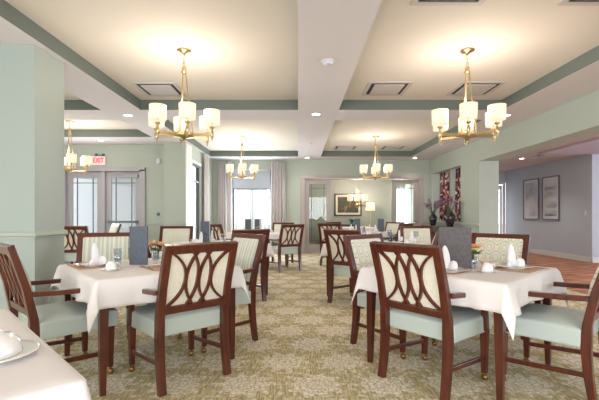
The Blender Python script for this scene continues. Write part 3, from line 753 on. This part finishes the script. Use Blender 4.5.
# left foreground table
put(proto('mat', mat_m), -1.66, 3.20, 'tan placemat at the left corner of the left foreground table, under napkin', 'placemat', 'tan placemats', r42+PI/2)
put(proto('plate', plate_m), -1.64, 3.18, 'white plate holding the standing napkin on the left foreground table', 'plate', 'white plates', 0, ZT+.003)
put(proto('napkin', napkin_m), -1.61, 3.17, 'white napkin folded upright on the left foreground table', 'napkin', 'folded white napkins', .3, ZT+.0125)
put(proto('saucer', saucer_m), -1.39, 2.94, 'white saucer near the front corner of the left foreground table', 'saucer', 'white saucers')
put(proto('cup', cup_m), -1.39, 2.94, 'upturned white cup near the front corner of the left foreground table', 'cup', 'upturned white cups', .6, ZT+.008)
put(proto('mat', mat_m), -1.00, 3.14, 'tan placemat in front of the lattice-back chair on the left table', 'placemat', 'tan placemats', r42)
put(proto('plate', plate_m), -1.04, 3.20, 'white plate partly behind the lattice-back chair on the left table', 'plate', 'white plates', 0, ZT+.003)
put(proto('fork', fork_m), -1.175, 3.045, 'steel fork on the tan placemat right of the slate menu', 'fork', 'cutlery', r42+.1, ZT+.004)
put(proto('knife', knife_m), -1.115, 2.985, 'steel knife on the tan placemat right of the slate menu', 'knife', 'cutlery', r42-.2, ZT+.004)
put(proto('menu1', menu_m, .15, M['menu']), -1.385, 3.255, 'slate blue menu standing on the left foreground table', 'menu', 'standing menus', .32)
put(proto('budvase', budvase_m), -1.26, 3.50, 'small glass bud vase behind the slate menu on the left table', 'vase', 'glass bud vases')
put(proto('peach', bouquet_m, 'peach'), -1.26, 3.50, 'peach blossom beside the slate menu on the left foreground table', 'flowers', 'table flowers', 0, ZT+.012).scale = (1.5,1.5,1.15)
put(proto('glass', tumbler_m), -1.56, 3.42, 'clear tumbler just left of the slate menu', 'glass', 'clear glasses')
put(proto('glass', tumbler_m), -1.47, 3.50, 'clear tumbler half hidden behind the slate menu', 'glass', 'clear glasses')
put(proto('shaker', shaker_m), -1.525, 3.30, 'small glass shaker left of the slate menu', 'shaker', 'glass shakers')
put(proto('shaker', shaker_m), -1.47, 3.24, 'small glass shaker touching the slate menu side', 'shaker', 'glass shakers')
put(proto('napkin', napkin_m), -1.33, 3.72, 'white folded napkin behind the slate menu', 'napkin', 'folded white napkins', .8)
# right foreground table
put(proto('mat', mat_m), 1.67, 3.02, 'tan placemat under the tall napkin on the right foreground table', 'placemat', 'tan placemats', r47+PI/2)
put(proto('plate', plate_m), 1.655, 3.03, 'white plate holding the tall napkin on the right foreground table', 'plate', 'white plates', 0, ZT+.003)
put(proto('napkin', napkin_m), 1.66, 3.03, 'tall white folded napkin on the right foreground table', 'napkin', 'folded white napkins', -.3, ZT+.0125)
put(proto('knife', knife_m), 1.81, 3.03, 'steel knife right of the tall napkin on the right table', 'knife', 'cutlery', r47+PI/2, ZT+.004)
put(proto('fork', fork_m), 1.53, 2.90, 'steel fork left of the tall napkin plate on the right table', 'fork', 'cutlery', r47+PI/2, ZT+.004)
put(proto('saucer', saucer_m), 1.36, 2.84, 'white saucer at the front of the right foreground table', 'saucer', 'white saucers')
put(proto('cup', cup_m), 1.36, 2.84, 'upturned white cup at the front of the right foreground table', 'cup', 'upturned white cups', .2, ZT+.008)
put(proto('shaker', shaker_m), 1.335, 3.01, 'glass shaker right of the charcoal menu', 'shaker', 'glass shakers')
put(proto('budvase', budvase_m), 1.40, 3.14, 'small glass bud vase right of the charcoal menu', 'vase', 'glass bud vases')
put(proto('peach', bouquet_m, 'peach'), 1.40, 3.14, 'peach blossom right of the charcoal menu on the right table', 'flowers', 'table flowers', 1.0, ZT+.012).scale = (1.6,1.6,1.2)
put(proto('bowl', bowl_m), 1.58, 3.33, 'beige bowl behind the tall napkin on the right table', 'bowl')
put(proto('menu2', menu_m, .235, M['menub']), 1.105, 3.10, 'charcoal menu standing on the right foreground table', 'menu', 'standing menus', .05+.0)
put(proto('mat', mat_m), 1.04, 2.97, 'tan placemat below the charcoal menu on the right table', 'placemat', 'tan placemats', r47)
put(proto('plate', plate_m), 1.09, 2.86, 'white plate partly hidden by the right lattice-back chair', 'plate', 'white plates', 0, ZT+.003)
put(proto('napkin', napkin_m), 1.085, 2.86, 'white folded napkin left of the charcoal menu', 'napkin', 'folded white napkins', -.5, ZT+.0125)
# nearest table
put(proto('plate', plate_m), -.875, 1.13, 'white plate on the nearest table at the bottom left', 'plate', 'white plates').scale = (.88,.88,.9)
c = put(proto('bowl2', lambda: (lambda bm: (lathe(bm, [(.084,0), (.085,.003), (.078,.036), (.058,.056), (.036,.062), (.036,.069), (.031,.069), (.030,.063), (.0005,.062)], n=32), obj('soup_bowl', bm, M['china']))[1])(B())), -.885, 1.135, 'upturned white bowl on the nearest table at the bottom left', 'bowl', None, 0, ZT+.0085); c.scale = (.92,.92,.95)
# farther tables
def setting(cx, cy, deg, n, where, flower, menu=True, full=True):
    d = math.radians(deg)
    for k in range(n):
        a = d+k*PI/2; ux, uy = math.cos(a), math.sin(a); px, py = cx+ux*.36, cy+uy*.36
        w = where+(' nearest the viewer', ' on its aisle side', ' on its far side', ' on its outer side')[k] if True else where
        put(proto('napkin', napkin_m), px, py, 'white folded napkin on the '+w, 'napkin', 'folded white napkins', a)
        if full:
            qx, qy = cx+ux*.34-uy*.17, cy+uy*.34+ux*.17
            put(proto('goblet', goblet_m), qx, qy, 'stemmed glass on the '+w, 'glass', 'clear glasses')
            qx, qy = cx+ux*.36+uy*.19, cy+uy*.36-ux*.19
            put(proto('saucer', saucer_m), qx, qy, 'white saucer on the '+w, 'saucer', 'white saucers')
            put(proto('cup', cup_m), qx, qy, 'upturned white cup on the '+w, 'cup', 'upturned white cups', a, ZT+.008)
    put(proto('budvase', budvase_m), cx+.02, cy-.03, 'small glass bud vase in the middle of the '+where, 'vase', 'glass bud vases')
    put(proto(flower, bouquet_m, flower), cx+.02, cy-.03, flower+' flowers in the middle of the '+where, 'flowers', 'table flowers', 0, ZT+.012)
def far_menu(x, y, rz, label): put(proto('menu1', None), x, y, label, 'menu', 'standing menus', rz)
setting(-1.12, 5.86, -53, 4, 'second left table', 'yellow')
far_menu(-1.45, 5.88, .1, 'slate menu standing on the second left table')
setting(1.38, 5.95, -130, 4, 'second right table', 'pink')
setting(-.95, 9.1, -54, 4, 'far window table', 'yellow', full=False)
far_menu(-1.22, 9.12, .1, 'left slate menu on the far window table')
far_menu(-1.02, 9.3, -.2, 'right slate menu on the far window table')
setting(1.62, 9.85, -130, 4, 'far doorway table', 'yellow', full=False)
far_menu(1.38, 9.72, .1, 'slate menu on the far doorway table, left of its flowers')
far_menu(1.98, 9.8, .2, 'slate menu on the far doorway table, right of its flowers')
setting(-4.75, 7.6, -45, 4, 'left bay table', 'peach', full=False)

# ------------------------------------------------------------------ console with the vases
t = thing('console_table', 'dark console table along the right wall beneath the draped openings', 'console', (3.77, 10.5, 0))
bm = B(); b2(bm, -.2, .2, -1.0, 1.0, .84, .88); obj('table_top', bm, M['wood2'], t, bevel=.005)
bm = B(); b2(bm, -.17, .17, -.95, .95, .72, .84); obj('apron', bm, M['wood2'], t)
for sx in (-1, 1):
    for sy in (-1, 1): bm = B(); bar(bm, [(sx*.15,sy*.92,0), (sx*.15,sy*.92,.72)], [.03,.05], [.03,.05]); obj('leg', bm, M['wood2'], t)
for i, (x, y, s, where) in enumerate(((3.76, 11.0, .95, 'farther'), (3.76, 9.77, 1.1, 'nearer'))):
    bm = B(); lathe(bm, [(.0005,0), (.06,0), (.075,.03), (.115,.16), (.12,.22), (.095,.28), (.06,.31), (.07,.34), (.06,.34), (.05,.31), (.0005,.30)], n=26)
    o = obj('vase', bm, M['vase']); o.scale = (s,s,s); put(o, x, y, 'dark glazed vase on the console, the %s of the two' % where, 'vase', 'dark vases', 0, .881)
    t = thing('orchid_bouquet', 'magenta orchid sprays in the %s dark vase' % where, 'flowers', (x, y, .881), 0, 'magenta bouquets')
    rr = random.Random(i+5); st = B(); pt = B(); lf = B()
    for k in range(20):
        a = rr.uniform(0, 6.28); lean = rr.uniform(.06,.26); hh = rr.uniform(.42,.68)
        p0 = Vector((0,0,.30*s)); p1 = Vector((lean*.4*math.cos(a), lean*.4*math.sin(a), .3*s+(hh-.2)*.5)); p2 = Vector((lean*math.cos(a), lean*math.sin(a), hh+.05))
        tube(st, [p0, p1, p2], .003, 5)
        for q in range(6):
            f = .4+.6*q/5; pp = p1.lerp(p2, f)+Vector((rr.uniform(-.02,.02), rr.uniform(-.02,.02), rr.uniform(-.01,.02)))
            bloom(pt, pp, rr.uniform(.025,.042), k*7+q, 0 if rr.random() < .75 else 1, 2, 5)
    for k in range(12):
        a = k*.55; leafq(lf, (0,0,.30*s), (math.cos(a)*.6, math.sin(a)*.6, 1), .17, .02)
    obj('stems', st, M['stem'], t); obj('blossoms', pt, [M['pink'], M['palepink']], t, kind='stuff'); obj('leaves', lf, M['leaf'], t)

# ------------------------------------------------------------------ things on the walls
def framed(name, label, w, h, fm, am, loc, rz, fw=.03, mw=.06, grp=None, mt='mount'):
    t = thing(name, label, 'picture', loc, rz, grp)    # picture faces -Y locally
    bm = B(); roundc(-w/2, w/2, -.02, -h/2, h/2, fw, .035, bm); obj('picture_frame', bm, fm, t, bevel=.003)
    bm = B(); b2(bm, -w/2+fw, w/2-fw, -.016, -.006, -h/2+fw, h/2-fw); obj('mat_board', bm, M[mt] if mw else am, t)
    bm = B(); q = fw+mw; b2(bm, -w/2+q, w/2-q, -.018, -.0162, -h/2+q, h/2-q); obj('print', bm, am, t)
    return t
framed('framed_picture', 'dark framed landscape picture with cream mat in the back room', 1.02, .84, M['gframe'], M['art_dark'], (1.87, 14.79, 1.55), 0, .05, .075)
framed('framed_print', 'left of two pale abstract prints on the corridor wall', .80, 1.24, M['sframe'], M['art_ab'], (7.19, 12.16, 1.65), -PI/2, .03, .08, 'corridor prints', 'page')
framed('framed_print', 'right of two pale abstract prints on the corridor wall', .76, 1.24, M['sframe'], M['art_ab2'], (7.19, 11.22, 1.65), -PI/2, .03, .08, 'corridor prints', 'page')
t = thing('light_switch', 'white switch plate on the corridor wall near its corner', 'switch', (7.2, 9.88, 1.22))
bm = B(); b2(bm, -.008, 0, -.04, .04, -.06, .06); obj('switch_plate', bm, M['white'], t, bevel=.002)
bm = B(); b2(bm, -.014, -.008, -.012, .012, -.025, .025); obj('rocker', bm, M['white'], t)
t = thing('fire_alarm', 'small white alarm box high on the green wall right of the glazed doors', 'alarm', (-3.32, 9.42, 2.45))
bm = B(); b2(bm, -.04, .04, -.05, 0, -.06, .06); obj('alarm_body', bm, M['white'], t, bevel=.006)
bm = B(); b2(bm, -.02, .02, -.055, -.05, -.03, .03); obj('strobe_lens', bm, M['page'], t)
t = thing('thermostat', 'small round teal device on the green wall beside the glazed doors', 'thermostat', (-3.33, 9.42, 1.19))
bm = B(); lathe(bm, [(.04,0), (.04,.012), (.034,.02), (.0005,.02)], n=20); q = obj('dial', bm, mat('teal_plastic', (70,120,110), .4), t); q.rotation_euler = (PI/2,0,0)
# exit sign
t = thing('exit_sign', 'red exit sign with emergency lamps above the glazed doors', 'exit sign', (-4.73, 9.36, 2.46))
bm = B(); b2(bm, -.15, .15, 0, .05, -.10, .10); obj('sign_box', bm, M['signw'], t, bevel=.006)
fc = bpy.data.curves.new('exit_text', 'FONT'); fc.body = 'EXIT'; fc.size = .17; fc.align_x = 'CENTER'; fc.align_y = 'CENTER'; fc.extrude = .003; fc.offset = .004
fo = bpy.data.objects.new('exit_text', fc); COL.objects.link(fo); bpy.context.view_layer.update()
me = bpy.data.meshes.new_from_object(fo.evaluated_get(bpy.context.evaluated_depsgraph_get())); COL.objects.unlink(fo); bpy.data.objects.remove(fo)
me.materials.clear(); me.materials.append(M['red'])
o = bpy.data.objects.new('sign_letters', me); COL.objects.link(o); o.parent = t; o.location = (0,-.006,0); o.rotation_euler = (PI/2,0,0); o.scale = (.72,1,1)
bm = B(); b2(bm, -.10, .12, .005, .045, .10, .125); obj('lamp_bar', bm, M['winf'], t)
for s in (-.06, .1):
    bm = B(); lathe(bm, [(.0005,0), (.03,0), (.035,.02), (.03,.04), (.0005,.045)], (s,.02,.125), 14); obj('emergency_lamp', bm, M['winf'], t)
bm = B(); b2(bm, -.03, .03, .05, .06, -.03, .03); obj('wall_mount', bm, M['winf'], t)
# floor lamp in the back room
t = thing('floor_lamp', 'floor lamp with white drum shade in the back room right of the picture', 'lamp', (2.62, 14.35, 0))
bm = B(); lathe(bm, [(.0005,.02), (.14,.015), (.14,0), (.0005,0)], n=24); obj('base', bm, M['brass'], t)
bm = B(); tube(bm, [(0,0,.015), (0,0,1.4)], .011, 10); obj('pole', bm, M['brass'], t)
bm = B(); lathe(bm, [(.18,1.33), (.165,1.62)], n=28); o = obj('lamp_shade', bm, M['shade'], t); o.modifiers.new('thick', 'SOLIDIFY').thickness = .003
chandelier_light(2.62, 14.35, 1.75, 6)
t = thing('side_cabinet', 'low dark cabinet below the picture in the back room', 'cabinet', (1.6, 14.5, 0))
bm = B(); b2(bm, -.55, .55, -.2, .2, .05, .8); obj('body', bm, M['wood2'], t, bevel=.004)
bm = B(); b2(bm, -.57, .57, -.22, .22, .8, .83); obj('top', bm, M['wood2'], t, bevel=.004)
for s in (-1, 1):
    bm = B(); b2(bm, s*.275-.25, s*.275+.25, -.215, -.2, .1, .76); q = obj('door', bm, M['wood'], t, bevel=.003)
    bm = B(); lathe(bm, [(.0005,0), (.012,0), (.015,.012), (.0005,.02)], n=12); kq = obj('knob', bm, M['brass'], q); kq.rotation_euler = (PI/2,0,0); kq.location = (s*.05,-.215,.45)
for s in (-1, 1):
    bm = B(); b2(bm, s*.5-.03, s*.5+.03, -.17, .17, 0, .05); obj('foot', bm, M['wood2'], t)
for i, (x, l) in enumerate(((1.72, 'leafy green plant in a small pot on the back room cabinet'),)):
    t = thing('potted_plant', l, 'plant', (x+.25, 14.42, .831))
    bm = B(); lathe(bm, [(.0005,0), (.05,0), (.07,.10), (.062,.10), (.045,.01), (.0005,.08)], n=18); obj('pot', bm, mat('teal_pot', (60,130,120), .3), t)
    bm = B(); rr = random.Random(3)
    for k in range(34): a = rr.uniform(0,6.28); leafq(bm, (0,0,.09), (math.cos(a), math.sin(a), rr.uniform(.2,1.4)), rr.uniform(.12,.22), .022)
    obj('foliage', bm, M['leaf'], t)

# ------------------------------------------------------------------ daylight and added fill
def area(name, loc, rot, sx, sy, e, col=(1,1,1)):
    L = bpy.data.lights.new(name, 'AREA'); L.shape = 'RECTANGLE'; L.size = sx; L.size_y = sy; L.energy = e; L.color = col
    o = bpy.data.objects.new(name, L); COL.objects.link(o); o.location = loc; o.rotation_euler = rot; return o
for x, s in ((-4.6,2.7), (-1.4,2.3), (1.8,2.7), (7,1.9)):
    area('window_or_fill_daylight', (x, -3.95, 1.5), (PI/2,0,0), s, 1.9, 112*s/2.5, (.93,.96,1))  # unseen fill lights set in the added rear windows
area('window_or_fill_daylight', (3.8, 14.7, 1.4), (-PI/2,0,PI/5), .4, 1.5, 30, (.9,.95,1))
area('window_or_fill_daylight', (-1.41, 11.93, 1.4), (-PI/2,0,0), 1.0, 2.0, 80, (.86,.93,1))
area('window_or_fill_daylight', (-4.65, 9.3, 1.2), (-PI/2,0,0), 1.6, 1.8, 45, (.86,.93,1))
area('window_or_fill_daylight', (-2.52, 9.97, 1.4), (0,-PI/2,0), 1.8, .7, 16, (.86,.93,1))
area('window_or_fill_daylight', (10.3, 4, 1.5), (0,PI/2,0), 2.0, 6, 290, (.84,.9,1))  # added fill from the corridor side; that wall has no window
area('window_or_fill_daylight', (-7.9, 3, 1.5), (0,-PI/2,0), 2.0, 6, 115, (.9,.95,1))  # added ambient fill along the windowless left wall

W = bpy.data.worlds.new('World'); SC.world = W; W.use_nodes = True
bg = W.node_tree.nodes['Background']; bg.inputs[0].default_value = (.90,.95,1,1); bg.inputs[1].default_value = 4.0

# ------------------------------------------------------------------ camera
cam = bpy.data.cameras.new('Camera'); co = bpy.data.objects.new('Camera', cam); COL.objects.link(co)
co.location = (0,0,H); co.rotation_euler = (PI/2,0,0)
cam.sensor_width = 36; cam.lens = F*36/599; cam.shift_x = (299.5-CX)/599; cam.shift_y = (HY-200)/599
cam.clip_start = .05; SC.camera = co
SC.view_settings.view_transform = 'Standard'; SC.view_settings.look = 'None'; SC.view_settings.exposure = .0; SC.view_settings.gamma = 1
